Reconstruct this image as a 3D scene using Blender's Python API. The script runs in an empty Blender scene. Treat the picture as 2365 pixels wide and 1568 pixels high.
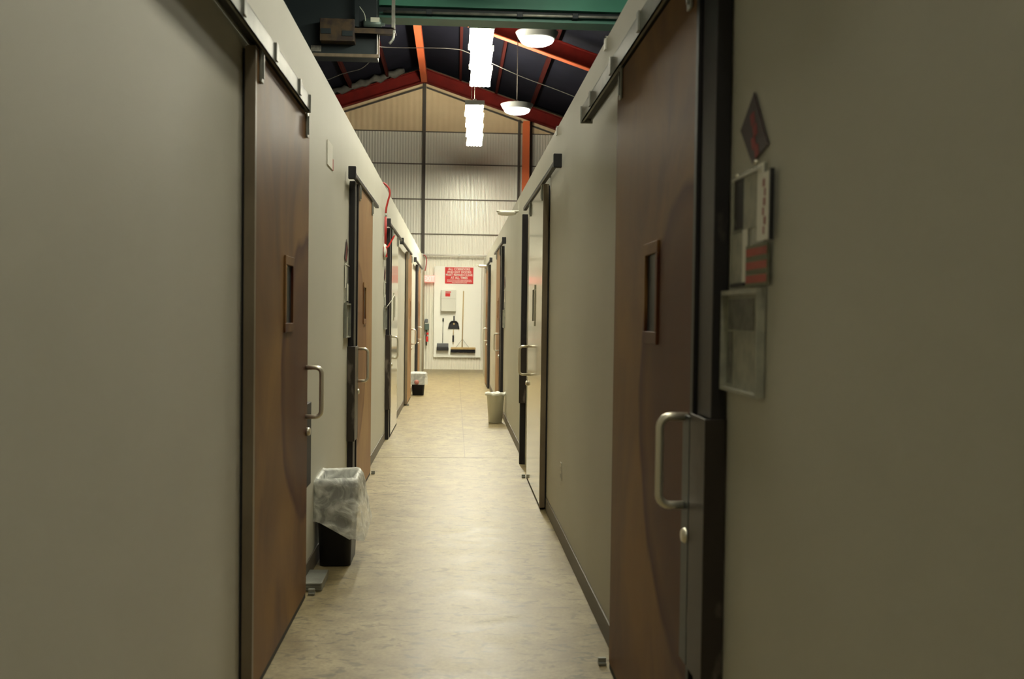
import bpy, bmesh, math, random
from mathutils import Vector, Matrix, noise as mnoise
random.seed(7)
S = bpy.context.scene
C = S.collection
# ---------------------------------------------------------------- camera
CAM_H = 1.45
YAW, PITCH, ROLL = 0.0578547, 0.0248960, 0.013
F = Vector((math.sin(YAW)*math.cos(PITCH), math.cos(YAW)*math.cos(PITCH), -math.sin(PITCH)))
RT = Vector((math.cos(YAW), -math.sin(YAW), 0))
DN = -RT.cross(F)
cr, sr = math.cos(ROLL), math.sin(ROLL)
right = RT*cr - DN*sr
down = RT*sr + DN*cr
cam_d = bpy.data.cameras.new('camera'); cam = bpy.data.objects.new('camera', cam_d); C.objects.link(cam)
m = Matrix.Identity(4)
for i in range(3):
    m[i][0] = right[i]; m[i][1] = -down[i]; m[i][2] = -F[i]
m[0][3], m[1][3], m[2][3] = 0, 0, CAM_H
cam.matrix_world = m
cam_d.sensor_width = 36; cam_d.lens = 36*2300/2365
cam_d.clip_start = 0.05; cam_d.clip_end = 200
cam_d.dof.use_dof = True; cam_d.dof.focus_distance = 8.5; cam_d.dof.aperture_fstop = 3.5
S.camera = cam
# ---------------------------------------------------------------- world and exposure
w = bpy.data.worlds.new('world'); S.world = w; w.use_nodes = True
w.node_tree.nodes['Background'].inputs[0].default_value = (0.5, 0.6, 0.6, 1)
w.node_tree.nodes['Background'].inputs[1].default_value = 0.15
S.view_settings.view_transform = 'Standard'; S.view_settings.look = 'None'
S.view_settings.gamma = 1; S.view_settings.use_curve_mapping = False
S.view_settings.exposure = 0.0
TUBE_COL = (1.0, 0.955, 0.76)
TUBE_E = 70.0          # linear fixtures deep in the hall
TUBE_E_NEAR = 15.0      # dimmer unseen fixtures added over the near end
DISC_E = 40.0

# ---------------------------------------------------------------- materials
def mat(name, col=(.5,.5,.5), rough=.5, metal=0.0, spec=.5, noise=None, bump=0.0, bscale=60, emit=None, estr=0, alpha=1, stretch=(1,1,1), rvar=0):
    m = bpy.data.materials.new(name); m.use_nodes = True
    nt = m.node_tree; b = nt.nodes['Principled BSDF']
    b.inputs['Base Color'].default_value = (*col, 1)
    b.inputs['Roughness'].default_value = rough
    b.inputs['Metallic'].default_value = metal
    b.inputs['Specular IOR Level'].default_value = spec
    tc = nt.nodes.new('ShaderNodeTexCoord'); mp = nt.nodes.new('ShaderNodeMapping')
    mp.inputs['Scale'].default_value = stretch
    nt.links.new(tc.outputs['Object'], mp.inputs['Vector'])
    if noise:
        col2, sc, lo, hi = noise
        n = nt.nodes.new('ShaderNodeTexNoise'); n.inputs['Scale'].default_value = sc; n.inputs['Detail'].default_value = 6
        nt.links.new(mp.outputs[0], n.inputs['Vector'])
        r = nt.nodes.new('ShaderNodeValToRGB')
        r.color_ramp.elements[0].position = lo; r.color_ramp.elements[0].color = (*col, 1)
        r.color_ramp.elements[1].position = hi; r.color_ramp.elements[1].color = (*col2, 1)
        nt.links.new(n.outputs['Fac'], r.inputs[0]); nt.links.new(r.outputs[0], b.inputs['Base Color'])
        if rvar:
            mr = nt.nodes.new('ShaderNodeMapRange'); mr.inputs[3].default_value = rough-rvar; mr.inputs[4].default_value = rough+rvar
            nt.links.new(n.outputs['Fac'], mr.inputs[0]); nt.links.new(mr.outputs[0], b.inputs['Roughness'])
    if bump:
        n2 = nt.nodes.new('ShaderNodeTexNoise'); n2.inputs['Scale'].default_value = bscale; n2.inputs['Detail'].default_value = 4
        nt.links.new(mp.outputs[0], n2.inputs['Vector'])
        bp = nt.nodes.new('ShaderNodeBump'); bp.inputs['Strength'].default_value = bump; bp.inputs['Distance'].default_value = .003
        nt.links.new(n2.outputs['Fac'], bp.inputs['Height']); nt.links.new(bp.outputs[0], b.inputs['Normal'])
    if emit:
        b.inputs['Emission Color'].default_value = (*emit, 1); b.inputs['Emission Strength'].default_value = estr
    if alpha < 1: b.inputs['Alpha'].default_value = alpha
    return m

WALLC = (.64,.625,.535)
M = {}
M['wall'] = mat('painted_wall', WALLC, .55, spec=.3, noise=((.605,.59,.50), 1.3, .3, .7), bump=.25, bscale=140)
M['basebd'] = mat('vinyl_cove_base', (.13,.11,.085), .5)
M['steel'] = mat('brushed_steel', (.46,.44,.36), .38, metal=.85, noise=((.24,.21,.16), 5, .35, .7), stretch=(1,1,.3))
M['galv'] = mat('galvanised_steel', (.34,.35,.31), .40, metal=.45, noise=((.22,.225,.195), 9, .35, .7))
M['handle'] = mat('satin_stainless', (.86,.82,.68), .34, metal=.75)
M['darkpost'] = mat('dark_scuffed_steel', (.022,.020,.022), .42, metal=.3, noise=((.10,.085,.07), 11, .62, .74), stretch=(1,1,.35))
M['trimmetal'] = mat('dull_edge_metal', (.30,.25,.175), .42, metal=.4, noise=((.15,.115,.075), 3, .3, .75), stretch=(2,2,.6))
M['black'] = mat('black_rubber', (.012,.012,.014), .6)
M['glass'] = mat('dark_window_glass', (.012,.022,.035), .35, spec=.15)
M['cream'] = mat('polished_cream_door', (.62,.60,.47), .11, metal=.45, spec=.8)
M['white'] = mat('white_plastic', (.72,.72,.64), .4)
M['board'] = mat('white_board', (.90,.90,.82), .5)
M['red'] = mat('red_paint', (.60,.02,.015), .4)
M['redpipe'] = mat('red_conduit', (.36,.022,.018), .45)
M['redsign'] = mat('red_sign_face', (.62,.012,.014), .5)
M['lettering'] = mat('white_lettering', (.85,.80,.72), .5)
M['gable'] = mat('tan_gable_liner', (.86,.66,.40), .6, noise=((.80,.61,.36), 3, .3, .7))
M['corr'] = mat('white_corrugated_metal', (.94,.92,.80), .32, metal=.25, spec=.7)
M['stud'] = mat('dark_stud', (.065,.052,.038), .6)
M['guard'] = mat('bluish_edge_guard', (.055,.065,.068), .4, metal=.4)
M['plate'] = mat('scuffed_grey_plate', (.045,.036,.030), .4, metal=.4, noise=((.17,.145,.12), 11, .57, .66), stretch=(1,1,.35))
M['girt'] = mat('brown_girt', (.12,.095,.065), .6)
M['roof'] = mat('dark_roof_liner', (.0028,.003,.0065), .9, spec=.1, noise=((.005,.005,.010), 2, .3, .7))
M['purlinred'] = mat('dull_purlin_paint', (.028,.0045,.0035), .85, spec=.05)
M['rustred'] = mat('red_oxide_steel', (.15,.010,.007), .7, spec=.12, noise=((.10,.008,.006), 4, .35, .7))
M['orange'] = mat('orange_steel_and_lit_flange', (.33,.065,.022), .6, spec=.15)
M['column'] = mat('bright_orange_column', (.85,.17,.035), .55)
M['green'] = mat('green_painted_steel', (.075,.30,.21), .5, noise=((.06,.25,.175), 1.5, .35, .65), bump=.2, bscale=30)
M['greendk'] = mat('dark_green_steel', (.06,.18,.14), .5)
M['navy'] = mat('dark_enclosure_paint', (.012,.022,.026), .55)
M['brownbox'] = mat('rusty_enclosure', (.075,.05,.022), .6, noise=((.03,.02,.015), 9, .4, .6))
M['motor'] = mat('motor_casing', (.12,.17,.15), .4, metal=.4)
M['label'] = mat('pale_plate', (.62,.66,.55), .5)
M['paper'] = mat('paper', (.92,.90,.80), .7)
M['greydoc'] = mat('grey_document', (.16,.16,.14), .6, noise=((.24,.24,.20), 30, .4, .6))
M['palegrey'] = mat('pale_grey_document', (.44,.44,.35), .5, noise=((.34,.34,.28), 25, .4, .6))
M['blackdoc'] = mat('black_printed_photo', (.015,.014,.016), .5, noise=((.13,.13,.11), 32, .6, .68))
M['darkdiamond'] = mat('dark_maroon_print', (.035,.012,.016), .45)
M['redmark'] = mat('red_marking', (.30,.02,.02), .5)
M['pink'] = mat('faded_pink_label', (.42,.16,.13), .5)
M['orangered'] = mat('red_orange_stripe', (.42,.06,.03), .5)
M['sagegreen'] = mat('sage_green_paper', (.19,.20,.12), .6)
M['blackbin'] = mat('black_bin_plastic', (.010,.010,.016), .45, bump=.1, bscale=200)
M['whitebin'] = mat('white_bin_plastic', (.88,.88,.80), .4)
M['wood'] = mat('pale_wood', (.52,.38,.17), .6, noise=((.42,.29,.12), 12, .3, .7), stretch=(1,1,.1))
M['bristle'] = mat('black_bristle', (.014,.013,.016), .9, bump=.6, bscale=300)
M['greyplastic'] = mat('grey_plastic', (.13,.14,.15), .5)
M['insul'] = mat('insulation_batt', (.09,.085,.07), .9, noise=((.05,.045,.038), 8, .3, .7), bump=.5, bscale=20)
M['pipewhite'] = mat('white_pipe', (.82,.80,.72), .35)
M['fixture'] = mat('fixture_housing', (.55,.55,.50), .5)
M['greyshade'] = mat('grey_shade', (.16,.16,.15), .5)
M['tube'] = mat('lit_tube_lens', (1,1,1), .5, emit=TUBE_COL, estr=TUBE_E)
M['tubenear'] = mat('lit_tube_lens_dimmer', (1,1,1), .5, emit=TUBE_COL, estr=TUBE_E_NEAR)
M['tubefar'] = mat('lit_tube_lens_bright', (1,1,1), .5, emit=TUBE_COL, estr=TUBE_E*2.0)
M['tubemid'] = mat('lit_tube_lens_middle', (1,1,1), .5, emit=TUBE_COL, estr=50)
M['tubedim'] = mat('lit_tube_lens_dim', (1,1,1), .5, emit=TUBE_COL, estr=9)
M['discdim'] = mat('lit_disc_lens_dim', (1,1,1), .5, emit=(1,.965,.80), estr=16)
M['disc'] = mat('lit_disc_lens', (1,1,1), .5, emit=(1,.965,.80), estr=DISC_E)
M['exit'] = mat('lit_exit_panel', (.9,.4,.35), .4, emit=(1,.30,.24), estr=.9)
M['exitletter'] = mat('lit_exit_letters', (.9,.2,.2), .4, emit=(1,.72,.62), estr=.95)
M['acrylic'] = mat('clear_acrylic', (.75,.76,.65), .12, alpha=.42)
M['wire'] = mat('pale_cable', (.09,.08,.07), .6)

def liner_material(lo=.32, hi=.88):
    m = bpy.data.materials.new('translucent_bin_liner'); m.use_nodes = True
    nt = m.node_tree; b = nt.nodes['Principled BSDF']
    b.inputs['Base Color'].default_value = (.92,.94,.88,1); b.inputs['Roughness'].default_value = .33
    tc = nt.nodes.new('ShaderNodeTexCoord')
    n = nt.nodes.new('ShaderNodeTexNoise'); n.inputs['Scale'].default_value = 9; n.inputs['Detail'].default_value = 5; n.inputs['Distortion'].default_value = 1.5
    nt.links.new(tc.outputs['Object'], n.inputs['Vector'])
    r = nt.nodes.new('ShaderNodeMapRange'); r.inputs[1].default_value = .35; r.inputs[2].default_value = .68; r.inputs[3].default_value = lo; r.inputs[4].default_value = hi
    nt.links.new(n.outputs['Fac'], r.inputs[0]); nt.links.new(r.outputs[0], b.inputs['Alpha'])
    bp = nt.nodes.new('ShaderNodeBump'); bp.inputs['Strength'].default_value = .9; bp.inputs['Distance'].default_value = .02
    nt.links.new(n.outputs['Fac'], bp.inputs['Height']); nt.links.new(bp.outputs[0], b.inputs['Normal'])
    return m
M['liner'] = liner_material()
M['cloudy'] = liner_material(.38, .55)

def floor_material():
    m = bpy.data.materials.new('mottled_concrete'); m.use_nodes = True
    nt = m.node_tree; N = nt.nodes; Lk = nt.links; b = N['Principled BSDF']
    tc = N.new('ShaderNodeTexCoord')
    def noise(s, d, dist=0):
        n = N.new('ShaderNodeTexNoise'); n.inputs['Scale'].default_value = s; n.inputs['Detail'].default_value = d; n.inputs['Distortion'].default_value = dist
        Lk.new(tc.outputs['Object'], n.inputs['Vector']); return n
    a = noise(5.0, 9, .5)
    r = N.new('ShaderNodeValToRGB'); r.color_ramp.elements[0].position = .33; r.color_ramp.elements[1].position = .68
    r.color_ramp.elements[0].color = (.195,.150,.072,1); r.color_ramp.elements[1].color = (.33,.272,.148,1)
    Lk.new(a.outputs['Fac'], r.inputs[0])
    mpx = N.new('ShaderNodeMapping'); mpx.inputs['Scale'].default_value = (.55, 1.0, 1); Lk.new(tc.outputs['Object'], mpx.inputs['Vector'])
    c = noise(20, 8, .9); Lk.new(mpx.outputs[0], c.inputs['Vector'])
    r2 = N.new('ShaderNodeValToRGB'); r2.color_ramp.elements[0].position = .545; r2.color_ramp.elements[1].position = .63
    r2.color_ramp.elements[0].color = (0,0,0,1); r2.color_ramp.elements[1].color = (.62,.62,.62,1)
    Lk.new(c.outputs['Fac'], r2.inputs[0])
    mx = N.new('ShaderNodeMix'); mx.data_type = 'RGBA'; mx.inputs[7].default_value = (.085,.072,.045,1)
    Lk.new(r2.outputs[0], mx.inputs[0]); Lk.new(r.outputs[0], mx.inputs[6])
    d = noise(70, 3)
    r3 = N.new('ShaderNodeMapRange'); r3.inputs[1].default_value = .3; r3.inputs[2].default_value = .7; r3.inputs[3].default_value = .82; r3.inputs[4].default_value = 1.14
    Lk.new(d.outputs['Fac'], r3.inputs[0])
    mx2 = N.new('ShaderNodeMix'); mx2.data_type = 'RGBA'; mx2.blend_type = 'MULTIPLY'; mx2.inputs[0].default_value = 1
    Lk.new(mx.outputs[2], mx2.inputs[6]); Lk.new(r3.outputs[0], mx2.inputs[7])
    Lk.new(mx2.outputs[2], b.inputs['Base Color'])
    rr = N.new('ShaderNodeMapRange'); rr.inputs[3].default_value = .34; rr.inputs[4].default_value = .52
    Lk.new(a.outputs['Fac'], rr.inputs[0]); Lk.new(rr.outputs[0], b.inputs['Roughness'])
    b.inputs['Specular IOR Level'].default_value = .35
    bp = N.new('ShaderNodeBump'); bp.inputs['Strength'].default_value = .12; bp.inputs['Distance'].default_value = .003
    Lk.new(c.outputs['Fac'], bp.inputs['Height']); Lk.new(bp.outputs[0], b.inputs['Normal'])
    return m
M['floor'] = floor_material()

def brown_door(name, base=(.125,.050,.016), stain=(.075,.016,.008), light=(.29,.155,.052)):
    # object origin of the panel = foot of the edge that carries the handle; y runs along the leaf
    m = bpy.data.materials.new(name); m.use_nodes = True
    nt = m.node_tree; N = nt.nodes; Lk = nt.links; b = N['Principled BSDF']
    tc = N.new('ShaderNodeTexCoord'); mp = N.new('ShaderNodeMapping'); mp.inputs['Scale'].default_value = (1, .9, .6)
    Lk.new(tc.outputs['Object'], mp.inputs['Vector'])
    n = N.new('ShaderNodeTexNoise'); n.inputs['Scale'].default_value = 2.1; n.inputs['Detail'].default_value = 7; n.inputs['Distortion'].default_value = .7
    Lk.new(mp.outputs[0], n.inputs['Vector'])
    r = N.new('ShaderNodeValToRGB'); r.color_ramp.elements[0].position = .36; r.color_ramp.elements[1].position = .66
    r.color_ramp.elements[0].color = (*base, 1); r.color_ramp.elements[1].color = (*light, 1)
    Lk.new(n.outputs['Fac'], r.inputs[0])
    sx = N.new('ShaderNodeSeparateXYZ'); Lk.new(tc.outputs['Object'], sx.inputs[0])
    def math_(op, a, bb, val=None):
        q = N.new('ShaderNodeMath'); q.operation = op
        for i, x in enumerate((a, bb)):
            if x is None: continue
            if isinstance(x, (int, float)): q.inputs[i].default_value = x
            else: Lk.new(x, q.inputs[i])
        return q.outputs[0]
    yy = math_('DIVIDE', math_('ABSOLUTE', sx.outputs['Y'], None), .80)
    zz = math_('DIVIDE', math_('SUBTRACT', sx.outputs['Z'], 1.12), .72)
    d2 = math_('ADD', math_('MULTIPLY', yy, yy), math_('MULTIPLY', zz, zz))
    n2 = N.new('ShaderNodeTexNoise'); n2.inputs['Scale'].default_value = 3; Lk.new(tc.outputs['Object'], n2.inputs['Vector'])
    dd = math_('ADD', d2, math_('MULTIPLY', math_('SUBTRACT', n2.outputs['Fac'], .5), .35))
    st = N.new('ShaderNodeValToRGB'); e = st.color_ramp.elements
    e[0].position = .0; e[0].color = (.72,.72,.72,1)
    e[1].position = 1.0; e[1].color = (0,0,0,1)
    x = e.new(.88); x.color = (1,1,1,1); x = e.new(.66); x.color = (.55,.55,.55,1); x = e.new(.30); x.color = (.85,.85,.85,1)
    Lk.new(dd, st.inputs[0])
    mx = N.new('ShaderNodeMix'); mx.data_type = 'RGBA'; mx.inputs[7].default_value = (*stain, 1)
    Lk.new(st.outputs[0], mx.inputs[0]); Lk.new(r.outputs[0], mx.inputs[6])
    Lk.new(mx.outputs[2], b.inputs['Base Color'])
    rr = N.new('ShaderNodeMapRange'); rr.inputs[3].default_value = .40; rr.inputs[4].default_value = .58
    Lk.new(n.outputs['Fac'], rr.inputs[0]); Lk.new(rr.outputs[0], b.inputs['Roughness'])
    b.inputs['Metallic'].default_value = .2
    b.inputs['Specular IOR Level'].default_value = .2
    return m
M['brown'] = brown_door('brown_door_paint')
M['tanbrown'] = brown_door('tan_brown_door_paint', (.33,.17,.07), (.23,.105,.045), (.44,.27,.125))

# ---------------------------------------------------------------- helpers
def BM(): return bmesh.new()
def box(bm, x0, x1, y0, y1, z0, z1, bev=0):
    r = bmesh.ops.create_cube(bm, size=1)
    vs = r['verts']
    for v in vs:
        v.co = Vector(((x0+x1)/2+v.co.x*(x1-x0), (y0+y1)/2+v.co.y*(y1-y0), (z0+z1)/2+v.co.z*(z1-z0)))
    if bev:
        es = list({e for v in vs for e in v.link_edges})
        bmesh.ops.bevel(bm, geom=es, offset=bev, segments=2, affect='EDGES', profile=.5)
    return bm
def tube(bm, pts, rad, n=12, cap=True):
    pts = [Vector(p) for p in pts]; rings = []
    up = Vector((0.13, .21, 1)).normalized()
    prev = None
    for i, p in enumerate(pts):
        if i == 0: t = pts[1]-p
        elif i == len(pts)-1: t = p-pts[i-1]
        else: t = (p-pts[i-1]).normalized()+(pts[i+1]-p).normalized()
        t.normalize()
        if prev is None: a = t.cross(up).normalized()
        else: a = (prev - t*prev.dot(t)).normalized()
        prev = a; b = t.cross(a)
        rr = rad[i] if isinstance(rad, (list, tuple)) else rad
        rings.append([bm.verts.new(p+(a*math.cos(2*math.pi*k/n)+b*math.sin(2*math.pi*k/n))*rr) for k in range(n)])
    for i in range(len(rings)-1):
        for k in range(n):
            f = bm.faces.new((rings[i][k], rings[i][(k+1)%n], rings[i+1][(k+1)%n], rings[i+1][k])); f.smooth = True
    if cap:
        bm.faces.new(rings[0][::-1]); bm.faces.new(rings[-1])
    return bm
def lathe(bm, prof, cx, cy, n=40, sx=1, sy=1):
    rings = []
    for r, z in prof:
        rings.append([bm.verts.new((cx+r*sx*math.cos(2*math.pi*k/n), cy+r*sy*math.sin(2*math.pi*k/n), z)) for k in range(n)])
    for i in range(len(rings)-1):
        for k in range(n):
            f = bm.faces.new((rings[i][k], rings[i][(k+1)%n], rings[i+1][(k+1)%n], rings[i+1][k])); f.smooth = True
    bm.faces.new(rings[0][::-1]); bm.faces.new(rings[-1])
    return bm
def extrude_poly(bm, pts, d):
    """closed polygon pts, thickened by vector d"""
    a = [bm.verts.new(p) for p in pts]; b = [bm.verts.new(Vector(p)+Vector(d)) for p in pts]
    bm.faces.new(a[::-1]); bm.faces.new(b); n = len(pts)
    for i in range(n): bm.faces.new((a[i], a[(i+1)%n], b[(i+1)%n], b[i]))
    return bm
def wpos(o):
    p = Vector((0,0,0))
    while o: p += o.location; o = o.parent
    return p
def obj(name, bm, m, parent=None, origin=None):
    """link bm (world coordinates) as one mesh; origin defaults to the base centre"""
    bmesh.ops.recalc_face_normals(bm, faces=bm.faces[:])
    xs = [v.co for v in bm.verts]
    if origin is None:
        lo = Vector((min(v.x for v in xs), min(v.y for v in xs), min(v.z for v in xs)))
        hi = Vector((max(v.x for v in xs), max(v.y for v in xs), max(v.z for v in xs)))
        origin = Vector(((lo.x+hi.x)/2, (lo.y+hi.y)/2, lo.z))
    origin = Vector(origin)
    bmesh.ops.translate(bm, verts=bm.verts[:], vec=-origin)
    me = bpy.data.meshes.new(name); bm.to_mesh(me); bm.free()
    if m: me.materials.append(M[m] if isinstance(m, str) else m)
    o = bpy.data.objects.new(name, me); C.objects.link(o)
    o.parent = parent
    o.location = origin - (wpos(parent) if parent else Vector((0,0,0)))
    return o
def tag(o, label, cat=None, group=None, kind=None):
    if label: o['label'] = label
    if cat: o['category'] = cat
    if group: o['group'] = group
    if kind: o['kind'] = kind
    return o
def thing(name, loc, label, cat, group=None, kind=None):
    o = bpy.data.objects.new(name, None); C.objects.link(o); o.location = loc; o.empty_display_size = .1
    return tag(o, label, cat, group, kind)
def struct(name, bm, m, label, cat):
    return tag(obj(name, bm, m), label, cat, None, 'structure')
def bx(*a, **k): return box(BM(), *a, **k)
def text_mesh(name, s, size, center, depth, m, parent, xscale=1.0):
    cu = bpy.data.curves.new(name, 'FONT'); cu.body = s; cu.size = size; cu.align_x = 'CENTER'; cu.align_y = 'CENTER'; cu.extrude = depth/2; cu.offset = size*.018
    t = bpy.data.objects.new('tmp', cu)
    me = bpy.data.meshes.new_from_object(t)
    bpy.data.objects.remove(t)
    bm = BM(); bm.from_mesh(me); bpy.data.meshes.remove(me)
    for v in bm.verts:
        x, y, z = v.co
        v.co = Vector((center[0]+x*xscale, center[1]-z, center[2]+y))
    return obj(name, bm, m, parent)

XL, XR = -.785, .697
YB, YE = -4.0, 26.0
ZL, ZR = 2.85, 2.75
RIDGE_X = -.84
def under(x): return 7.38-.333*abs(x-RIDGE_X)

# ---------------------------------------------------------------- setting
struct('floor', bx(-8.4, 6.8, YB, YE+.3, -.15, 0), 'floor', 'mottled tan concrete floor of the corridor', 'floor')
struct('wall_left', bx(XL-.15, XL, YB, YE-.08, 0, ZL), 'wall', 'pale grey-green wall along the left side of the corridor', 'wall')
struct('wall_right', bx(XR, XR+.15, YB, YE-1.9, 0, ZR), 'wall', 'pale grey-green wall along the right side of the corridor', 'wall')
struct('ceiling_left', bx(-8.3, XL-.15, YB, YE-.2, ZL-.2, ZL-.12), 'roof', 'flat top of the rooms behind the left wall', 'room top')
struct('ceiling_right', bx(XR+.15, 6.7, YB, YE-2, ZR-.2, ZR-.12), 'roof', 'flat top of the rooms behind the right wall', 'room top')
# corrugated end wall
def corrugated(x0, x1, z0, z1, y, amp, pitch, ztop=None):
    bm = BM(); n = int((x1-x0)/pitch*6); a = []; b = []
    for i in range(n+1):
        x = x0+(x1-x0)*i/n; yy = y-amp*max(-.45, min(.45, math.sin(2*math.pi*(x-x0)/pitch)))*2
        a.append(bm.verts.new((x, yy, z0))); b.append(bm.verts.new((x, yy, ztop(x) if ztop else z1)))
    c = [bm.verts.new((v.co.x, y+.03, v.co.z)) for v in a]; d = [bm.verts.new((v.co.x, y+.03, v.co.z)) for v in b]
    for i in range(n):
        bm.faces.new((a[i], a[i+1], b[i+1], b[i])); bm.faces.new((c[i+1], c[i], d[i], d[i+1]))
        bm.faces.new((b[i], b[i+1], d[i+1], d[i])); bm.faces.new((a[i+1], a[i], c[i], c[i+1]))
    bm.faces.new((a[0], b[0], d[0], c[0])); bm.faces.new((a[n], c[n], d[n], b[n]))
    return bm
struct('wall_end', corrugated(-8.3, 6.7, 0, 6.17, 26.06, .009, .072), 'corr', 'ribbed off-white metal end wall below the gable', 'wall')
struct('wall_gable', corrugated(-8.3, 6.7, 6.17, 0, 26.04, .003, .15, lambda x: max(6.2, under(x)+.45)), 'gable', 'tan triangular gable panel above the end wall', 'wall')
bm = bx(-8.4, 6.8, 26.12, 26.2, 0, 6.5); box(bm, -5, 3.5, 26.12, 26.2, 6.5, 7.0); struct('wall_back_sheet', bm, 'stud', 'dark backing behind the end wall', 'wall')
struct('wall_rear', bx(-8.4, 6.8, YB-.2, YB-.05, 0, 8.2), 'wall', 'wall behind the viewer', 'wall')
struct('wall_far_left', bx(-8.6, -8.42, YB, YE+.2, 0, 6.2), 'navy', 'dark outer wall beyond the left rooms', 'wall')
struct('wall_far_right', bx(6.82, 7.0, YB, YE+.2, 0, 6.2), 'navy', 'dark outer wall beyond the right rooms', 'wall')
# roof slopes
def slope(x0, x1, name, label):
    bm = BM(); z0, z1 = under(x0)+.50, under(x1)+.50
    extrude_poly(bm, [(x0, YB-.2, z0), (x1, YB-.2, z1), (x1, YE+.25, z1), (x0, YE+.25, z0)], (0, 0, .06))
    struct(name, bm, 'roof', label, 'ceiling')
slope(-8.6, RIDGE_X, 'ceiling_roof_left', 'dark roof slope left of the ridge')
slope(RIDGE_X, 7.0, 'ceiling_roof_right', 'dark roof slope right of the ridge')
# baseboards
def baseboard(side, y0, y1, label):
    bm = BM()
    if side < 0: box(bm, XL+.001, XL+.009, y0, y1, .001, .10, bev=.002)
    else: box(bm, XR-.009, XR-.001, y0, y1, .001, .10, bev=.002)
    struct('baseboard_' + ('left' if side < 0 else 'right'), bm, 'basebd', label, 'baseboard')
baseboard(-1, 5.22, 7.38, 'taupe cove base on the left wall behind the lined black bin')
baseboard(-1, 9.0, 11.35, 'taupe cove base on the left wall between the second and third doors')
baseboard(-1, 13.0, 15.6, 'taupe cove base on the left wall past the cream door')
baseboard(-1, 17.2, 19.6, 'taupe cove base on the left wall at the far lined bin')
baseboard(1, 4.05, 7.30, 'taupe cove base on the right wall between nearest door and cream door')
baseboard(1, 9.72, 14.1, 'taupe cove base on the right wall behind the white bin')
baseboard(1, 15.8, 19.3, 'taupe cove base on the right wall between the two farthest doors')
baseboard(-1, YB, 3.6, 'taupe cove base on the left wall nearest the viewer')
baseboard(1, YB, 2.4, 'taupe cove base on the right wall nearest the viewer')
bm = bx(-.78, .69, 10.03, 10.036, .0005, .0015); box(bm, .118, .123, 10.05, 25.9, .0005, .0015)
struct('trim_1', bm, 'basebd', 'thin control joints cut in the concrete floor', 'floor joint')
# girts, stud and gable trim on end wall
for i, z in enumerate((3.52, 4.42, 5.33, 6.165)):
    struct('trim_%d' % (i+2), bx(-5, 4.5, 26.033, 26.05, z-.013, z+.013), 'girt', 'dark horizontal girt line on the end wall, ' + ('lowest', 'second', 'third', 'highest')[i] + ' of the four', 'girt')
bm = bx(-.885, -.80, 25.98, 26.02, 2.95, 7.4); struct('trim_6', bm, 'stud', 'dark vertical stud on the end wall under the roof ridge', 'stud')
for s, nm in ((-1, 'left'), (1, 'right')):
    bm = BM(); x1 = RIDGE_X+s*4.4
    extrude_poly(bm, [(RIDGE_X+s*.05, 26.0, under(RIDGE_X)-.06), (x1, 26.0, under(x1)-.06), (x1, 26.0, under(x1)-.105), (RIDGE_X+s*.05, 26.0, under(RIDGE_X)-.105)], (0, .02, 0))
    struct('trim_%d' % (7 if s < 0 else 8), bm, 'stud', 'dark strip running under the %s rafter on the gable' % nm, 'trim')

# ---------------------------------------------------------------- roof steel
def rafter_frame(y, label):
    t = thing('roof_frame', (RIDGE_X, y, under(-.84)), label, 'roof frame', 'red steel roof frames')
    for s in (-1, 1):
        x1 = RIDGE_X+s*5.6; a = under(RIDGE_X); b = under(x1); xr = RIDGE_X
        bm = BM()
        extrude_poly(bm, [(xr, y-.006, a), (x1, y-.006, b), (x1, y-.006, b+.32), (xr, y-.006, a+.32)], (0, .012, 0))
        extrude_poly(bm, [(xr, y-.09, a+.30), (x1, y-.09, b+.30), (x1, y-.09, b+.32), (xr, y-.09, a+.32)], (0, .18, 0))
        obj('rafter', bm, 'rustred', t)
        bm = BM()
        extrude_poly(bm, [(xr, y-.09, a-.02), (x1, y-.09, b-.02), (x1, y-.09, b), (xr, y-.09, a)], (0, .18, 0))
        obj('bottom_flange', bm, 'rustred' if y > 25 else 'orange', t)  # nearer flange is orange to show red steel catching the light
rafter_frame(25.7, 'red steel rafter pair against the tan gable')
rafter_frame(19.4, 'red steel rafter pair with flange coloured lit orange behind the nearer round lamp')
k = 0
for i in range(-5, 6):
    if i == 0: continue
    x = RIDGE_X+.92*i
    o = obj('roof_purlin', bx(x-.03, x+.03, 12.4, 25.95, under(x)+.325, under(x)+.46), 'purlinred')
    side = 'left' if i < 0 else 'right'
    tag(o, 'dull red roof purlin, %s %s of the ridge beam' % (('first','second','third','fourth','fifth')[abs(i)-1], side), 'purlin', 'red roof purlins')
tag(obj('ridge_beam', bx(RIDGE_X-.075, RIDGE_X+.075, 12.6, 25.6, 7.34, 7.50), 'orange'), 'orange steel beam running under the roof ridge', 'roof beam')
bm = bx(1.70, 1.87, 25.60, 25.62, 0, 6.42); box(bm, 1.775, 1.795, 25.62, 25.84, 0, 6.42); box(bm, 1.70, 1.87, 25.84, 25.86, 0, 6.42)
tag(obj('steel_column', bm, 'column'), 'orange steel column standing at the end wall, right of the stud', 'column')
for x, l in ((1.62, 'left'), (1.93, 'right')):
    tag(obj('column_flashing', bx(x-.03, x+.03, 25.93, 25.98, 0, 6.5), 'stud'), 'dark upright strip just %s of the orange column' % l, 'flashing')
# insulation lumps lying along the left rafter
bm = BM(); pts = []; rad = []
for i in range(26):
    x = -1.35-i*.12; pts.append((x, 25.45+.05*math.sin(i*1.7), under(x)+.37+.03*math.sin(i*2.3))); rad.append(.05+.05*abs(math.sin(i*.9)))
tube(bm, pts, rad, 10)
tag(obj('insulation_batt', bm, 'insul'), 'sagging grey insulation along the top of the left rafter', 'insulation')
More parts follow.
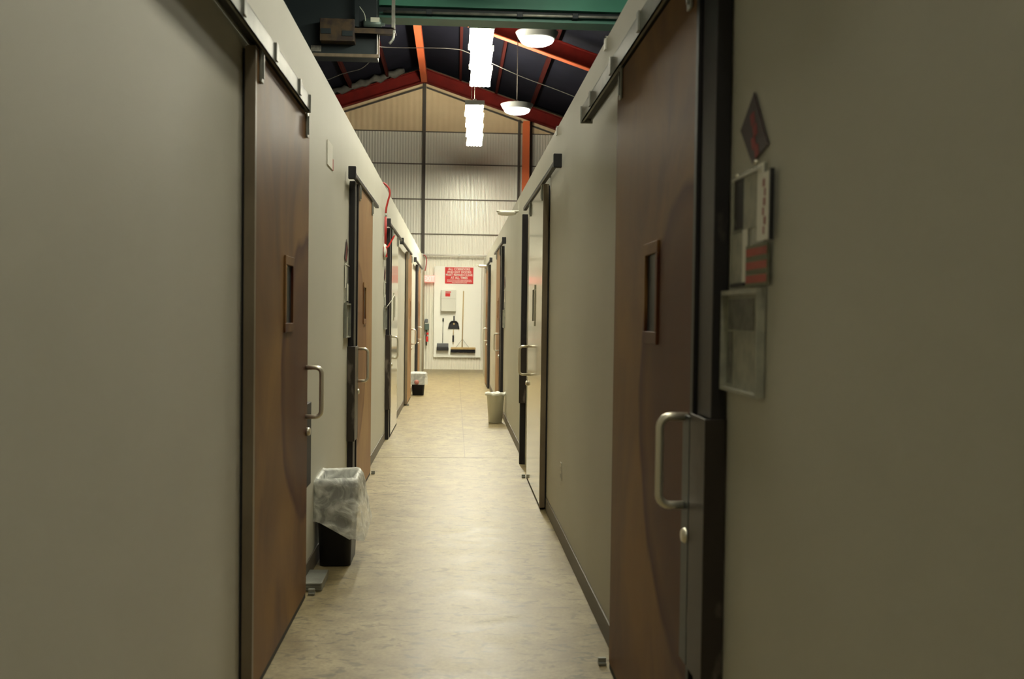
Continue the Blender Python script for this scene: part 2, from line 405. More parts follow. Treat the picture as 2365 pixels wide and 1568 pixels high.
# cables
def smooth_pts(pts, n=8):
    P = [Vector(p) for p in pts]; out = []
    for i in range(len(P)-1):
        p0 = P[max(i-1, 0)]; p1 = P[i]; p2 = P[i+1]; p3 = P[min(i+2, len(P)-1)]
        for k in range(n):
            t = k/n
            out.append(.5*((2*p1)+(-p0+p2)*t+(2*p0-5*p1+4*p2-p3)*t*t+(-p0+3*p1-3*p2+p3)*t**3))
    out.append(P[-1]); return out
tag(obj('cable', tube(BM(), smooth_pts([(-1.30,12.19,4.7),(-1.30,14,5.25),(-1.25,15.5,5.55),(-.975,16,5.663),(-.118,16,5.673),(.228,16,5.594),(.993,16,5.271),(1.903,16,4.95),(3.2,16,4.4),(3.9,16,2.64)]), .0065, 6), 'wire'), 'thin cable strung across the roof from the motor to the right', 'cable')
tag(obj('cable', tube(BM(), smooth_pts([(-4.2,16,2.73),(-3.4,16,4.5),(-2.026,16,5.136),(-1.755,16,5.246),(-1.518,16,5.32),(-1.35,16,5.47)]), .0065, 6), 'wire'), 'short thin cable under the motor above the left wall', 'cable')

# ---------------------------------------------------------------- green header with door operator
GY = 12.2
t = thing('overhead_beam', (.3, GY, 4.93), 'green painted steel beam crossing above the corridor', 'beam')
obj('web_panel', bx(-4.5, 4.2, GY, GY+.27, 5.17, 5.95), 'green', t)
obj('recess', bx(-4.5, 4.2, GY+.08, GY+.27, 5.06, 5.17), 'navy', t)
bm = bx(-4.5, 4.2, GY-.02, GY+.27, 5.015, 5.04); box(bm, -4.5, 4.2, GY+.04, GY+.07, 5.04, 5.10)
obj('lower_flange', bm, 'greendk', t)
obj('conduit', tube(BM(), [(-.9, GY-.03, 5.082), (4.1, GY-.03, 5.10)], .017, 10), 'galv', t)
for x in (-.35, .748, 1.426):
    obj('clamp', bx(x-.035, x+.035, GY-.055, GY+.08, 5.06, 5.125, bev=.004), 'navy', t)
MY = 11.8
t = thing('door_operator', (-1.2, MY, 4.46), 'dark motor unit with box and bracket hanging above left wall', 'motor unit')
bm = bx(-.775, -.735, MY-.02, MY+.02, 4.72, 5.95); tube(bm, smooth_pts([(-.755, MY, 4.74), (-.757, MY, 4.66), (-.80, MY, 4.60)], 4), .016, 8)
obj('bracket', bm, 'galv', t)
obj('bracket', bx(-1.20, -1.155, MY-.02, MY+.02, 4.78, 5.95), 'navy', t)
bm = bx(-1.20, -.735, MY-.05, MY+.25, 4.76, 4.775); box(bm, -1.20, -.755, MY-.05, MY-.04, 4.70, 4.775); obj('shelf', bm, 'brownbox', t)
bm = BM(); lathe(bm, [(0.001,0),(.05,.004),(.062,.02),(.062,.20),(.05,.215),(.02,.218),(.02,.25),(.001,.25)], 0, 0, 28)
bmesh.ops.rotate(bm, verts=bm.verts[:], cent=(0,0,0), matrix=Matrix.Rotation(math.pi/2, 3, 'Y'))
bmesh.ops.translate(bm, verts=bm.verts[:], vec=(-1.11, MY+.06, 4.84)); mo = obj('motor', bm, 'motor', t)
obj('rating_plate', bx(-1.02, -.915, MY-.006, MY, 4.845, 4.90, bev=.002), 'label', mo)
obj('wire', tube(BM(), smooth_pts([(-1.15, MY, 5.02), (-1.09, MY-.03, 4.93), (-1.075, MY-.02, 4.85)], 5), .006, 6), 'label', t)
obj('junction_box', bx(-1.60, -1.20, MY-.06, MY+.1, 4.60, 4.86, bev=.006), 'brownbox', t)
obj('box_cover', bx(-1.585, -1.47, MY-.068, MY-.06, 4.68, 4.74), 'navy', t)
obj('box_cover', bx(-1.34, -1.22, MY-.068, MY-.06, 4.66, 4.72), 'navy', t)
obj('housing', bx(-2.6, -.95, MY+.10, MY+.38, 4.47, 5.95, bev=.008), 'navy', t)  # dark box, also stands in for the beam's shaded left stretch
bm = bx(-1.75, -.925, MY+.07, MY+.11, 4.455, 4.49); box(bm, -.94, -.922, MY+.06, MY+.10, 4.455, 4.72); obj('edge_angle', bm, 'trimmetal', t)
obj('label_plate', bx(-1.72, -1.60, MY+.085, MY+.10, 4.51, 4.58), 'greydoc', t)

# ---------------------------------------------------------------- lamps
def linear_light(x0, x1, y0, y1, z, nseg, label, m='tube', dx=.0):
    t = thing('linear_light', ((x0+x1)/2, (y0+y1)/2, z), label, 'ceiling light', 'linear fluorescent lights')
    L = (y1-y0)/nseg
    for i in range(nseg):
        a = y0+i*L; sh = dx*i
        bm = bx((x0+x1)/2+sh-.03, (x0+x1)/2+sh+.03, a+.01, a+L-.01, z+.05, z+.10, bev=.005)
        for e_ in (a+.004, a+L-.024): box(bm, x0+sh-.01, x1+sh+.01, e_, e_+.02, z-.01, z+.075, bev=.004)
        obj('housing', bm, 'fixture', t)
        bm = BM(); nt_ = 5; wd = (x1-x0)/nt_
        for k_ in range(nt_):
            cx = x0+sh+wd*(k_+.5)
            tube(bm, [(cx, a+.02, z+.012), (cx, a+L-.02, z+.012)], wd*.46, 8)
        obj('lens', bm, m, t)
    top = under((x0+x1)/2)+.45
    for yy in (y0+.4, y1-.4):
        obj('hanger_wire', tube(BM(), [((x0+x1)/2, yy, z+.09), ((x0+x1)/2, yy, top)], .0025, 6), 'stud', t)
linear_light(.158, .485, 13.3, 16.7, 5.25, 3, 'long lit fluorescent fixture nearer the viewer, below the green beam', dx=.027)
linear_light(.155, .485, 18.1, 22.5, 5.24, 4, 'long lit fluorescent fixture farther away, before the end wall', m='tubefar', dx=.024)
linear_light(.155, .485, 7.6, 11.0, 5.25, 3, 'unseen fluorescent fixture added over the corridor in front of the green beam', m='tubemid')  # added out of view, continues the row and lights the beam front
linear_light(.155, .485, 2.0, 5.4, 5.25, 3, 'unseen fluorescent fixture added over the near end of the corridor', m='tubenear')  # added out of view, continues the row for near-end light
def round_light(x, y, z, label, m='disc'):
    t = thing('round_light', (x, y, z), label, 'ceiling light', 'round high bay lights')
    obj('lens', lathe(BM(), [(.001, z-.07), (.10, z-.066), (.18, z-.05), (.228, z-.025), (.245, z), (.245, z+.012), (.001, z+.012)], x, y, 48), m, t)
    obj('reflector', lathe(BM(), [(.25, z+.014), (.27, z+.03), (.31, z+.105), (.315, z+.115), (.30, z+.118), (.17, z+.13), (.09, z+.15), (.001, z+.15)], x, y, 48), 'greyshade', t)
    obj('stem', tube(BM(), [(x, y, z+.15), (x, y, under(x)+.45)], .008, 8), 'stud', t)
round_light(1.16, 14.7, 5.48, 'lit round high bay lamp nearer the viewer, right of the fluorescent')
round_light(1.15, 19.2, 5.37, 'lit round high bay lamp farther away, beside the distant fluorescent')
round_light(1.15, 10.2, 5.5, 'unseen round high bay lamp added over the right rooms before the beam')  # added out of view, continues the round lamp row
round_light(1.15, 5.5, 5.5, 'unseen round high bay lamp added over the near right rooms')  # unseen lamp added to light the near left wall
round_light(1.15, .8, 5.5, 'unseen round high bay lamp added above and behind the viewer', m='discdim')  # unseen lamp added to brighten the near end
linear_light(.155, .485, -3.4, 0, 5.25, 3, 'unseen fluorescent fixture added above and behind the viewer', m='tubedim')  # added out of view to light faces turned to the camera

# ---------------------------------------------------------------- sliding doors
DH = 2.42
def leaf(n, side, y0, y1, hend, body, label, near_edge='trimmetal', key=True):
    """side -1 left wall / +1 right wall; hend 0: handle at near edge, 1: at far edge"""
    w_ = XL if side < 0 else XR
    X = lambda d: w_ - side*d                 # distance d out from the wall
    def B(bm, d0, d1, a, b, z0, z1, bev=0):
        x0, x1 = sorted((X(d0), X(d1))); return box(bm, x0, x1, a, b, z0, z1, bev)
    yh = y1 if hend else y0; inw = -1 if hend else 1
    t = thing('door_%d' % n, (X(.03), yh, .015), label, 'door', 'sliding corridor doors', 'structure')
    fd = .048
    # window opening position
    yw = (y0+y1)/2 + (.085 if hend else -.085)
    zw0, zw1, hw = 1.40, 1.655, .085
    bm = BM()
    B(bm, .012, fd, y0+.03, yw-hw, .03, DH); B(bm, .012, fd, yw+hw, y1-.004, .03, DH)
    B(bm, .012, fd, yw-hw, yw+hw, .03, zw0); B(bm, .012, fd, yw-hw, yw+hw, zw1, DH)
    obj('panel', bm, body, t, origin=(X(.03), yh, .015))
    bm = B(BM(), .012, fd+.003, y0, y0+.03, .015, DH, .002)
    obj('edge_trim', bm, near_edge, t)
    bm = B(BM(), .003, .012, y0+.015, y1-.01, .02, DH-.01); obj('gap_shade_fill', bm, 'black', t)  # black strip painting the shade in the gap behind the leaf
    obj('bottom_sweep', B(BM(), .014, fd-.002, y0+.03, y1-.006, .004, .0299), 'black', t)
    bm = BM(); fw = .03
    B(bm, fd, fd+.008, yw-hw-fw, yw+hw+fw, zw1, zw1+fw+.01, .002); B(bm, fd, fd+.008, yw-hw-fw, yw+hw+fw, zw0-fw-.01, zw0, .002)
    B(bm, fd, fd+.008, yw-hw-fw, yw-hw, zw0, zw1, .002); B(bm, fd, fd+.008, yw+hw, yw+hw+fw, zw0, zw1, .002)
    wf = obj('window_frame', bm, body, t, origin=(X(.03), yh, .015))
    obj('glass_pane', B(BM(), .040, .045, yw-hw, yw+hw, zw0, zw1), 'glass', wf)
    # handle
    ha = yh+inw*.062; R = .03; z0, z1 = .928, 1.174; out = fd+.078
    pts = [(X(fd+.001), ha, z0)]
    for k in range(6):
        a = math.pi/2*k/5; pts.append((X(out-R+R*math.sin(a)), ha, z0+R-R*math.cos(a)))
    for k in range(6):
        a = math.pi/2*k/5; pts.append((X(out-R+R*math.cos(a)), ha, z1-R+R*math.sin(a)))
    pts.append((X(fd+.001), ha, z1))
    obj('handle', tube(BM(), pts, .0115, 14), 'handle', t)
    if key:
        bm = BM(); lathe(bm, [(.001, 0), (.021, 0), (.021, .012), (.016, .02), (.001, .02)], 0, 0, 24)
        bmesh.ops.rotate(bm, verts=bm.verts[:], cent=(0,0,0), matrix=Matrix.Rotation(-side*math.pi/2, 3, 'Y'))
        bmesh.ops.translate(bm, verts=bm.verts[:], vec=(X(fd), yh+inw*.03, .85)); obj('lock_cylinder', bm, 'handle', t)
    for yy in (y0+.10, y1-.11):
        bm = B(BM(), fd, fd+.010, yy-.022, yy+.022, 2.305, 2.425, .003)
        B(bm, fd+.010, fd+.016, yy-.006, yy+.006, 2.32, 2.41, .001)
        hb = obj('roller_hanger', bm, 'galv', t)
    return t
def rail(side, y0, y1, label, m='galv', cap='black', nb=3):
    thin = m != 'galv'
    w_ = XL if side < 0 else XR
    X = lambda d: w_ - side*d
    def B(bm, d0, d1, a, b, z0, z1, bev=0):
        x0, x1 = sorted((X(d0), X(d1))); return box(bm, x0, x1, a, b, z0, z1, bev)
    t = thing('door_rail', (X(.05), (y0+y1)/2, 2.43), label, 'door rail', 'sliding door rails')
    if thin:
        bm = B(BM(), .030, .062, y0, y1, 2.432, 2.462, .004)
        obj('track', bm, m, t)
        obj('end_cap', B(BM(), .016, .070, y0-.02, y0+.02, 2.405, 2.495, .004), cap, t)
        for i in range(2):
            yy = y0+(y1-y0)*(.3+.4*i)
            bm = B(BM(), .002, .050, yy-.015, yy+.015, 2.463, 2.469, .001); B(bm, .002, .008, yy-.015, yy+.015, 2.463, 2.54, .001)
            obj('bracket', bm, 'galv', t)
        return
    bm = B(BM(), .064, .069, y0, y1, 2.428, 2.50); B(bm, .019, .069, y0, y1, 2.497, 2.502); B(bm, .019, .024, y0, y1, 2.428, 2.50)
    B(bm, .055, .069, y0, y1, 2.428, 2.432)
    obj('track', bm, m, t)
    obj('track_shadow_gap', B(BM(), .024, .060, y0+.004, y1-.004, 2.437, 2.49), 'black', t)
    obj('end_cap', B(BM(), .012, .075, y0-.012, y0, 2.42, 2.508, .003), cap, t)
    obj('end_cap', B(BM(), .012, .075, y1, y1+.012, 2.42, 2.508, .003), 'galv', t)
    for i in range(nb):
        yy = y0+(y1-y0)*(i+.5)/nb
        bm = B(BM(), .002, .075, yy-.02, yy+.02, 2.503, 2.509, .001); B(bm, .069, .075, yy-.02, yy+.02, 2.44, 2.505, .001); B(bm, .002, .010, yy-.02, yy+.02, 2.503, 2.56, .001)
        obj('bracket', bm, 'galv', t)
def post(side, y0, y1, label, z0=.002, z1=2.42, plate=(.50, 1.20), d=.042, lead=.05, lip=.0, m='darkpost'):
    w_ = XL if side < 0 else XR
    X = lambda q: w_ - side*q
    t = thing('latch_post', (X(.02), (y0+y1)/2, 0), label, 'door post', 'dark latch posts')
    x0, x1 = sorted((X(.002), X(d)))
    obj('post', bx(x0, x1, y0, y1, z0, z1, bev=.003), m, t)
    if plate:
        x0, x1 = sorted((X(.002), X(d+.014)))
        bm = bx(x0, x1, y0-lead, y0-.001, plate[0], plate[1], bev=.002)
        x0, x1 = sorted((X(max(d+.001, .0525)), X(.058)))
        box(bm, x0, x1, y0-lead, y1+.008, plate[0], plate[1], bev=.0015)
        if lip: obj('edge_guard', bx(x0, x1, y1+.016, y1+lip, plate[0], plate[1]-.01, bev=.0015), 'guard', t)
        obj('strike_plate', bm, 'plate', t)
def guide(side, y, label):
    w_ = XL if side < 0 else XR
    x0, x1 = sorted((w_-side*.052, w_-side*.085))
    x2, x3 = sorted((w_-side*.06, w_-side*.064))
    bm = bx(x0, x1, y-.02, y+.02, .001, .012, bev=.002); box(bm, x0, x1, y-.008, y+.008, .012, .03, bev=.002)
    tag(obj('floor_guide', bm, 'galv'), label, 'door guide', 'door floor guides')

leaf(1, -1, 3.70, 5.07, 1, 'brown', 'large brown sliding door nearest on the left')
rail(-1, 1.9, 4.92, 'silver rail over the nearest left door', cap='galv', nb=5)
post(-1, 5.09, 5.27, 'dark strike strip past the far edge of the nearest left door', z0=.55, z1=.98, plate=None, d=.040, m='black')
leaf(2, -1, 7.60, 8.95, 0, 'tanbrown', 'tan brown sliding door second on the left', 'darkpost')
rail(-1, 7.2, 9.45, 'dark rail with black end cap over the second left door', m='darkpost')
post(-1, 7.42, 7.585, 'dark scuffed post at the near edge of the second left door', lip=.03)
leaf(3, -1, 11.62, 12.98, 0, 'cream', 'glossy cream sliding door third on the left', 'darkpost')
rail(-1, 11.09, 13.7, 'dark rail with black end cap over the left cream door', m='darkpost')
post(-1, 11.43, 11.605, 'dark scuffed post at the near edge of the left cream door', plate=(.35, 1.2))
leaf(4, -1, 15.72, 17.10, 1, 'tanbrown', 'narrow-looking brown door on the left before the far lined bin')
rail(-1, 13.9, 16.95, 'dark rail over the fourth left door', m='darkpost')
leaf(5, -1, 20.05, 21.4, 0, 'tanbrown', 'farthest brown sliding door on the left', 'darkpost')
rail(-1, 18.6, 22.4, 'dark rail over the farthest left door', m='darkpost')
post(-1, 19.85, 20.03, 'dark post at the near edge of the farthest left door', plate=None)
post(-1, 24.3, 24.5, 'dull grey post at the far end of the left wall', plate=None, m='trimmetal', z1=2.5)
leaf(6, 1, 2.66, 4.03, 0, 'brown', 'large brown sliding door nearest on the right', 'darkpost')
rail(1, 1.9, 5.02, 'silver rail over the nearest right door', cap='galv', nb=5)
post(1, 2.50, 2.645, 'dark blue-black scuffed post at the near edge of the nearest right door', plate=(.50, 1.19), lead=.006, lip=.095)
leaf(7, 1, 7.36, 8.76, 1, 'cream', 'glossy cream sliding door second on the right')
rail(1, 6.45, 9.4, 'dark rail with black end cap over the right cream door', m='darkpost')
post(1, 9.60, 9.67, 'slim dark post standing beyond the right cream door', plate=(.60, 1.15), d=.055)
leaf(8, 1, 14.30, 15.65, 0, 'tanbrown', 'brown sliding door third on the right behind the white bin', 'darkpost')
rail(1, 13.45, 16.4, 'dark rail over the third right door', m='darkpost')
post(1, 14.10, 14.285, 'dark post at the near edge of the third right door', plate=None)
leaf(9, 1, 19.62, 20.97, 0, 'tanbrown', 'farthest brown sliding door on the right', 'darkpost')
rail(1, 18.3, 21.4, 'dark rail over the farthest right door', m='darkpost')
post(1, 19.4, 19.60, 'dark post at the near edge of the farthest right door', plate=None)
guide(-1, 5.13, 'small metal guide on the floor at the far corner of the nearest left door')
guide(-1, 8.99, 'small dark guide on the floor at the far corner of the second left door')
guide(1, 4.08, 'small metal guide on the floor at the far corner of the nearest right door')
guide(1, 8.82, 'small metal guide on the floor at the far corner of the right cream door')
guide(-1, 15.69, 'small guide on the floor at the near corner of the fourth left door')
bm = bx(-.775, -.672, 5.19, 5.46, .001, .045, bev=.004)
for i in range(4): box(bm, -.765, -.68, 5.184, 5.191, .007+i*.010, .011+i*.010)
tag(obj('metal_block', bm, 'galv'), 'pale grey metal block on the floor between nearest left door and black bin', 'metal block')

# ---------------------------------------------------------------- notices beside the doors
def notices(side, y0, where, full=False):
    """y0 = edge next to the latch post; the set extends towards the viewer"""
    w_ = XL if side < 0 else XR
    X = lambda d: w_-side*d
    def P(y, z, d=0): return (X(d), y, z)
    def Q(name, a, b, z0, z1, d0, d1, m, par, bev=0):
        x0, x1 = sorted((X(d0), X(d1))); return obj(name, bx(x0, x1, a, b, z0, z1, bev=bev), m, par)
    def fy(v): return y0-v
    bm = BM(); dy = -side if False else 0
    extrude_poly(bm, [P(fy(.085), 1.905, .004), P(fy(.19), 1.975, .004), P(fy(.30), 1.835, .004), P(fy(.185), 1.81, .004)], (-side*.003, 0, 0))
    dm = obj('diamond_sign', bm, 'darkdiamond'); tag(dm, 'dark maroon diamond sign with red centre on the wall %s' % where, 'sign', 'diamond signs')
    bm = BM()
    for i, (a, z) in enumerate(((.165, 1.925), (.185, 1.895), (.175, 1.868), (.20, 1.845))):
        extrude_poly(bm, [P(fy(a), z, .0072), P(fy(a+.03), z+.006, .0072), P(fy(a+.038), z-.02, .0072), P(fy(a+.012), z-.028, .0072)], (-side*.0006, 0, 0))
    obj('emblem', bm, 'redmark', dm)
    t = thing('document_holder', P(fy(.15), 1.52, .01), 'clear holder with dark photo and pale papers on the wall %s' % where, 'document holder', 'document holders')
    Q('backing', fy(.285), fy(.015), 1.525, 1.80, .003, .006, 'acrylic', t)
    Q('photo', fy(.13), fy(.05), 1.665, 1.785, .007, .0085, 'blackdoc', t)
    Q('document', fy(.235), fy(.13), 1.66, 1.785, .007, .0085, 'palegrey', t)
    Q('document', fy(.165), fy(.125), 1.535, 1.66, .007, .0085, 'paper', t)
    Q('document', fy(.125), fy(.03), 1.535, 1.655, .0065, .0075, 'palegrey', t)
    Q('top_bar', fy(.275), fy(.03), 1.787, 1.793, .006, .012, 'white', t)
    Q('bottom_bar', fy(.15), fy(.04), 1.526, 1.532, .006, .014, 'black', t)
    Q('document', fy(.28), fy(.24), 1.625, 1.80, .007, .010, 'paper', t)
    if full:
        for a, z in ((.075, 1.80), (.225, 1.812)):
            bm = BM(); bmesh.ops.create_uvsphere(bm, u_segments=12, v_segments=8, radius=.006); bmesh.ops.translate(bm, verts=bm.verts[:], vec=P(fy(a), z-.004, .009)); obj('pin', bm, 'handle', t)
        g = thing('striped_card', P(fy(.24), 1.522, .01), 'card with red-orange stripes beside the clear holder %s' % where, 'card')
        Q('card', fy(.335), fy(.17), 1.522, 1.618, .010, .013, 'sagegreen', g)
        for i in range(3):
            Q('stripe', fy(.33), fy(.175), 1.530+i*.031, 1.548+i*.031, .0132, .0140, 'orangered', g)
        g = thing('hanging_slip', P(fy(.32), 1.62, .02), 'narrow pale slip with red scribbles, outermost on the wall %s' % where, 'paper slip')
        Q('slip', fy(.355), fy(.285), 1.622, 1.772, .016, .019, 'paper', g)
        bm = BM()
        for i in range(6):
            a = .318+.006*math.sin(i*2.1); box(bm, *sorted((X(.0192), X(.0198))), fy(a+.008+.004*(i%2)), fy(a), 1.635+i*.021, 1.652+i*.021)
        obj('red_scribble', bm, 'redmark', g)
        Q('edge', fy(.365), fy(.356), 1.62, 1.775, .010, .019, 'black', g)  # black strip stands for the slip's shadow on the wall
    t = thing('framed_notice', P(fy(.14), 1.27, .01), 'clear framed grey notice, lowest on the wall %s' % where, 'notice', 'framed notices')
    bm = BM()
    for a, b, z0, z1 in ((.295, -.01, 1.505, 1.517), (.295, -.01, 1.268, 1.276), (.295, .287, 1.276, 1.505), (-.003, -.01, 1.276, 1.505)):
        box(bm, *sorted((X(.003), X(.022))), fy(a), fy(b), z0, z1)
    obj('frame', bm, 'palegrey' if side > 0 else 'galv', t)
    Q('backing', fy(.287), fy(-.003), 1.276, 1.505, .003, .006, 'palegrey', t)
    Q('document', fy(.225), fy(.01), 1.42, 1.495, .0062, .008, 'greydoc', t)
    Q('document', fy(.05), fy(.005), 1.285, 1.415, .0062, .0075, 'greydoc', t)
notices(1, 2.488, 'by the nearest right door', True)
notices(-1, 7.405, 'by the second left door')
notices(-1, 11.36, 'by the left cream door')
notices(1, 14.02, 'by the third right door')
# safety line hanging at left cream door
tag(obj('pull_string', tube(BM(), [(-.765, 11.3, 1.52), (-.72, 11.5, 1.60), (-.70, 11.6, 1.66)], .004, 6), 'white'), 'thin white string stretched from the notice to the left cream door', 'string')
# paper sign high on the left wall
t = thing('wall_paper', (XL+.003, 6.28, 2.35), 'small white paper with red edge high on the left wall', 'paper')
obj('sheet', bx(XL+.001, XL+.005, 6.13, 6.37, 2.35, 2.50), 'paper', t)
obj('red_edge', bx(XL+.001, XL+.005, 6.371, 6.42, 2.35, 2.42), 'orangered', t)
# outlet on the right wall
t = thing('wall_outlet', (XR-.003, 6.36, .40), 'small pale outlet plate low on the right wall before the cream door', 'outlet')
obj('cover_plate', bx(XR-.006, XR-.001, 6.32, 6.39, .39, .505, bev=.002), 'wall', t)
bm = BM()
for z in (.42, .465): box(bm, XR-.0075, XR-.006, 6.34, 6.37, z-.013, z+.013)
obj('socket', bm, 'palegrey', t)
# clips on top of right wall
for y, l in ((4.69, 'nearer'), (6.93, 'farther')):
    bm = bx(XR-.008, XR-.001, y-.02, y+.02, ZR-.05, ZR+.012, bev=.001); box(bm, XR-.008, XR+.03, y-.02, y+.02, ZR+.001, ZR+.012, bev=.001)
    tag(obj('wall_clip', bm, 'white'), 'small pale clip on top edge of the right wall, %s of two' % l, 'clip', 'clips on the right wall top')

# ---------------------------------------------------------------- fire alarm on left wall
t = thing('fire_alarm', (-.76, 10.96, 2.06), 'red alarm box with white bell, red lever and curling red conduit on the left wall', 'fire alarm')
obj('alarm_box', bx(XL+.002, -.742, 10.91, 11.03, 2.06, 2.175, bev=.004), 'red', t)
bm = BM(); lathe(bm, [(.001, 0), (.055, .0), (.085, .018), (.09, .034), (.001, .036)][::-1], 0, 0, 28)
bmesh.ops.rotate(bm, verts=bm.verts[:], cent=(0,0,0), matrix=Matrix.Rotation(-math.pi/2, 3, 'Y'))
bmesh.ops.translate(bm, verts=bm.verts[:], vec=(-.742, 10.97, 2.12))
bmesh.ops.scale(bm, verts=bm.verts[:], vec=(1,1,1)); obj('bell', bm, 'white', t)
bm = BM(); extrude_poly(bm, [(-.745, 10.905, 2.165), (-.725, 10.905, 2.165), (-.652, 10.905, 2.30), (-.672, 10.905, 2.29)], (0, .02, 0)); obj('lever', bm, 'red', t)
bm = BM(); bmesh.ops.create_uvsphere(bm, u_segments=12, v_segments=8, radius=.011); bmesh.ops.translate(bm, verts=bm.verts[:], vec=(-.765, 10.903, 2.160)); obj('screw_cap', bm, 'white', t)
obj('conduit_pipe', tube(BM(), [(-.763, 10.96, 2.178), (-.763, 10.96, 2.50)], .013, 10), 'redpipe', t)
obj('coupling', tube(BM(), [(-.763, 10.96, 2.49), (-.763, 10.96, 2.54)], .010, 10), 'galv', t)
obj('flexible_pipe', tube(BM(), smooth_pts([(-.763, 10.96, 2.54), (-.757, 10.96, 2.60), (-.738, 10.96, 2.68), (-.722, 10.96, 2.74), (-.728, 10.96, 2.80), (-.752, 10.96, 2.835), (-.79, 10.96, 2.865), (-.85, 10.96, 2.87)], 5), .011, 10), 'redpipe', t)
t = thing('red_conduit', (-.765, 25.0, 2.6), 'thin far red conduit dropping from the end pipe at the left wall', 'conduit')
obj('pipe', tube(BM(), smooth_pts([(-.80, 25.2, 2.93), (-.74, 25.2, 2.88), (-.72, 25.2, 2.75), (-.755, 25.2, 2.52)], 5), .012, 8), 'redpipe', t)
# projecting lights on the right wall
for y, z, l in ((11.1, 2.575, 'nearer'), (20.4, 2.43, 'farther')):
    t = thing('wall_light', (XR-.12, y, z), 'white pill-shaped fitting projecting from the right wall, %s of two' % l, 'wall fitting', 'projecting white fittings')
    obj('arm', bx(XR-.245, XR-.001, y-.06, y+.06, z+.018, z+.03, bev=.003), 'white', t)
    obj('cover', lathe(BM(), [(.001, z-.022), (.07, z-.02), (.10, z-.008), (.108, z+.008), (.10, z+.017), (.001, z+.017)], XR-.13, y, 28), 'pipewhite', t)

# ---------------------------------------------------------------- end wall things
t = thing('end_pipe', (0, 25.9, 2.95), 'white pipe running across the end wall above the board', 'pipe')
obj('pipe', tube(BM(), [(-.92, 25.9, 2.972), (1.5, 25.9, 2.972)], .026, 12), 'pipewhite', t)
for x in (-.86, .1, 1.2): obj('clamp', bx(x-.02, x+.02, 25.87, 26.03, 2.94, 3.005, bev=.003), 'white', t)
tag(obj('white_board', bx(-.54, .685, 25.98, 26.02, .32, 2.69, bev=.003), 'board'), 'tall white board on the end wall carrying the broom and dustpans', 'board')
t = thing('red_sign', (.107, 25.97, 2.235), 'red rectangular sign with white capitals at the top of the white board', 'sign')
obj('plate', bx(-.261, .475, 25.968, 25.979, 2.237, 2.663, bev=.002), 'redsign', t)
for s, z, sz, xs in (('ALL CORRIDORS', 2.612, .082, .92), ('AND EXIT DOORS', 2.537, .082, .92), ('MUST REMAIN CLEAR', 2.462, .082, .88), ('AT ALL TIMES', 2.388, .082, .88)):
    text_mesh('lettering', s, sz, (.107, 25.966, z), .002, 'lettering', t, xs)
for z, w2 in ((2.33, .31), (2.293, .31), (2.262, .18)):
    bm = BM(); x = -w2
    while x < w2:
        l = random.uniform(.010, .022); box(bm, .107+x, .107+x+l, 25.965, 25.967, z-.008, z+.008); x += l+.009
    obj('fine_print', bm, 'lettering', t)
t = thing('exit_sign', (-.67, 25.9, 2.265), 'glowing red exit sign beside the white board on the end wall', 'exit sign')
obj('panel', bx(-.835, -.515, 25.90, 25.93, 2.262, 2.442, bev=.004), 'exit', t)
obj('mount', bx(-.80, -.60, 25.935, 26.02, 2.40, 2.44), 'white', t)
text_mesh('lettering', 'EXIT', .165, (-.672, 25.896, 2.352), .004, 'exitletter', t, .85)
t = thing('wall_dispenser', (-.16, 25.9, 1.51), 'white box with small red label hung on the white board', 'box')
obj('body', bx(-.356, .033, 25.84, 25.975, 1.515, 2.075, bev=.012), 'white', t)
bm = bx(-.24, -.10, 25.834, 25.838, 1.94, 2.03)
obj('red_label', bx(-.245, -.12, 25.835, 25.839, 1.90, 1.985), 'redsign', t)
bm.free()
obj('red_label', bx(-.245, -.10, 25.835, 25.839, 2.0, 2.03), 'redsign', t)
obj('lid_seam', bx(-.35, .027, 25.837, 25.841, 1.84, 1.845), 'palegrey', t)
t = thing('push_broom', (.22, 25.9, .45), 'push broom with pale wooden pole and black bristles hung on the white board', 'broom')
obj('pole', tube(BM(), [(.205, 25.92, .56), (.225, 25.95, 2.05)], .014, 10), 'wood', t)
obj('block', bx(-.091, .553, 25.87, 25.94, .53, .585, bev=.006), 'wood', t)
bm = BM()
for i in range(40):
    x = -.085+i*.0158; tube(bm, [(x, 25.905, .53), (x+random.uniform(-.006,.006), 25.905, .448+random.uniform(-.006,.006))], [.012, .016], 6)
obj('bristles', bm, 'bristle', t)
for s in (-1, 1): obj('brace', tube(BM(), [(.21, 25.925, .80), (.21+s*.17, 25.91, .58)], .005, 6), 'galv', t)
t = thing('dustpan', (-.02, 25.93, 1.06), 'black dustpan hung upright at the middle of the white board', 'dustpan')
bm = BM(); extrude_poly(bm, [(-.155, 25.96, 1.06), (.115, 25.96, 1.06), (.09, 25.96, 1.20), (.05, 25.96, 1.255), (-.08, 25.96, 1.255), (-.125, 25.96, 1.20)], (0, .012, 0))
for a, b in (((-.155, 1.06), (-.125, 1.20)), ((-.125, 1.20), (-.08, 1.255)), ((-.08, 1.255), (.05, 1.255)), ((.05, 1.255), (.09, 1.20)), ((.09, 1.20), (.115, 1.06))):
    tube(bm, [(a[0], 25.94, a[1]), (b[0], 25.94, b[1])], .016, 8)
obj('pan', bm, 'black', t)
obj('handle', tube(BM(), [(-.015, 25.955, 1.25), (-.015, 25.955, 1.40)], .017, 10), 'black', t)
bm = BM(); bmesh.ops.create_uvsphere(bm, u_segments=16, v_segments=10, radius=.022); bmesh.ops.scale(bm, verts=bm.verts[:], vec=(1,.3,1.3)); bmesh.ops.translate(bm, verts=bm.verts[:], vec=(-.015, 25.945, 1.19)); obj('emblem', bm, 'wood', t)
t = thing('hand_brush', (-.03, 25.94, .68), 'small hand brush hanging below the black dustpan', 'brush')
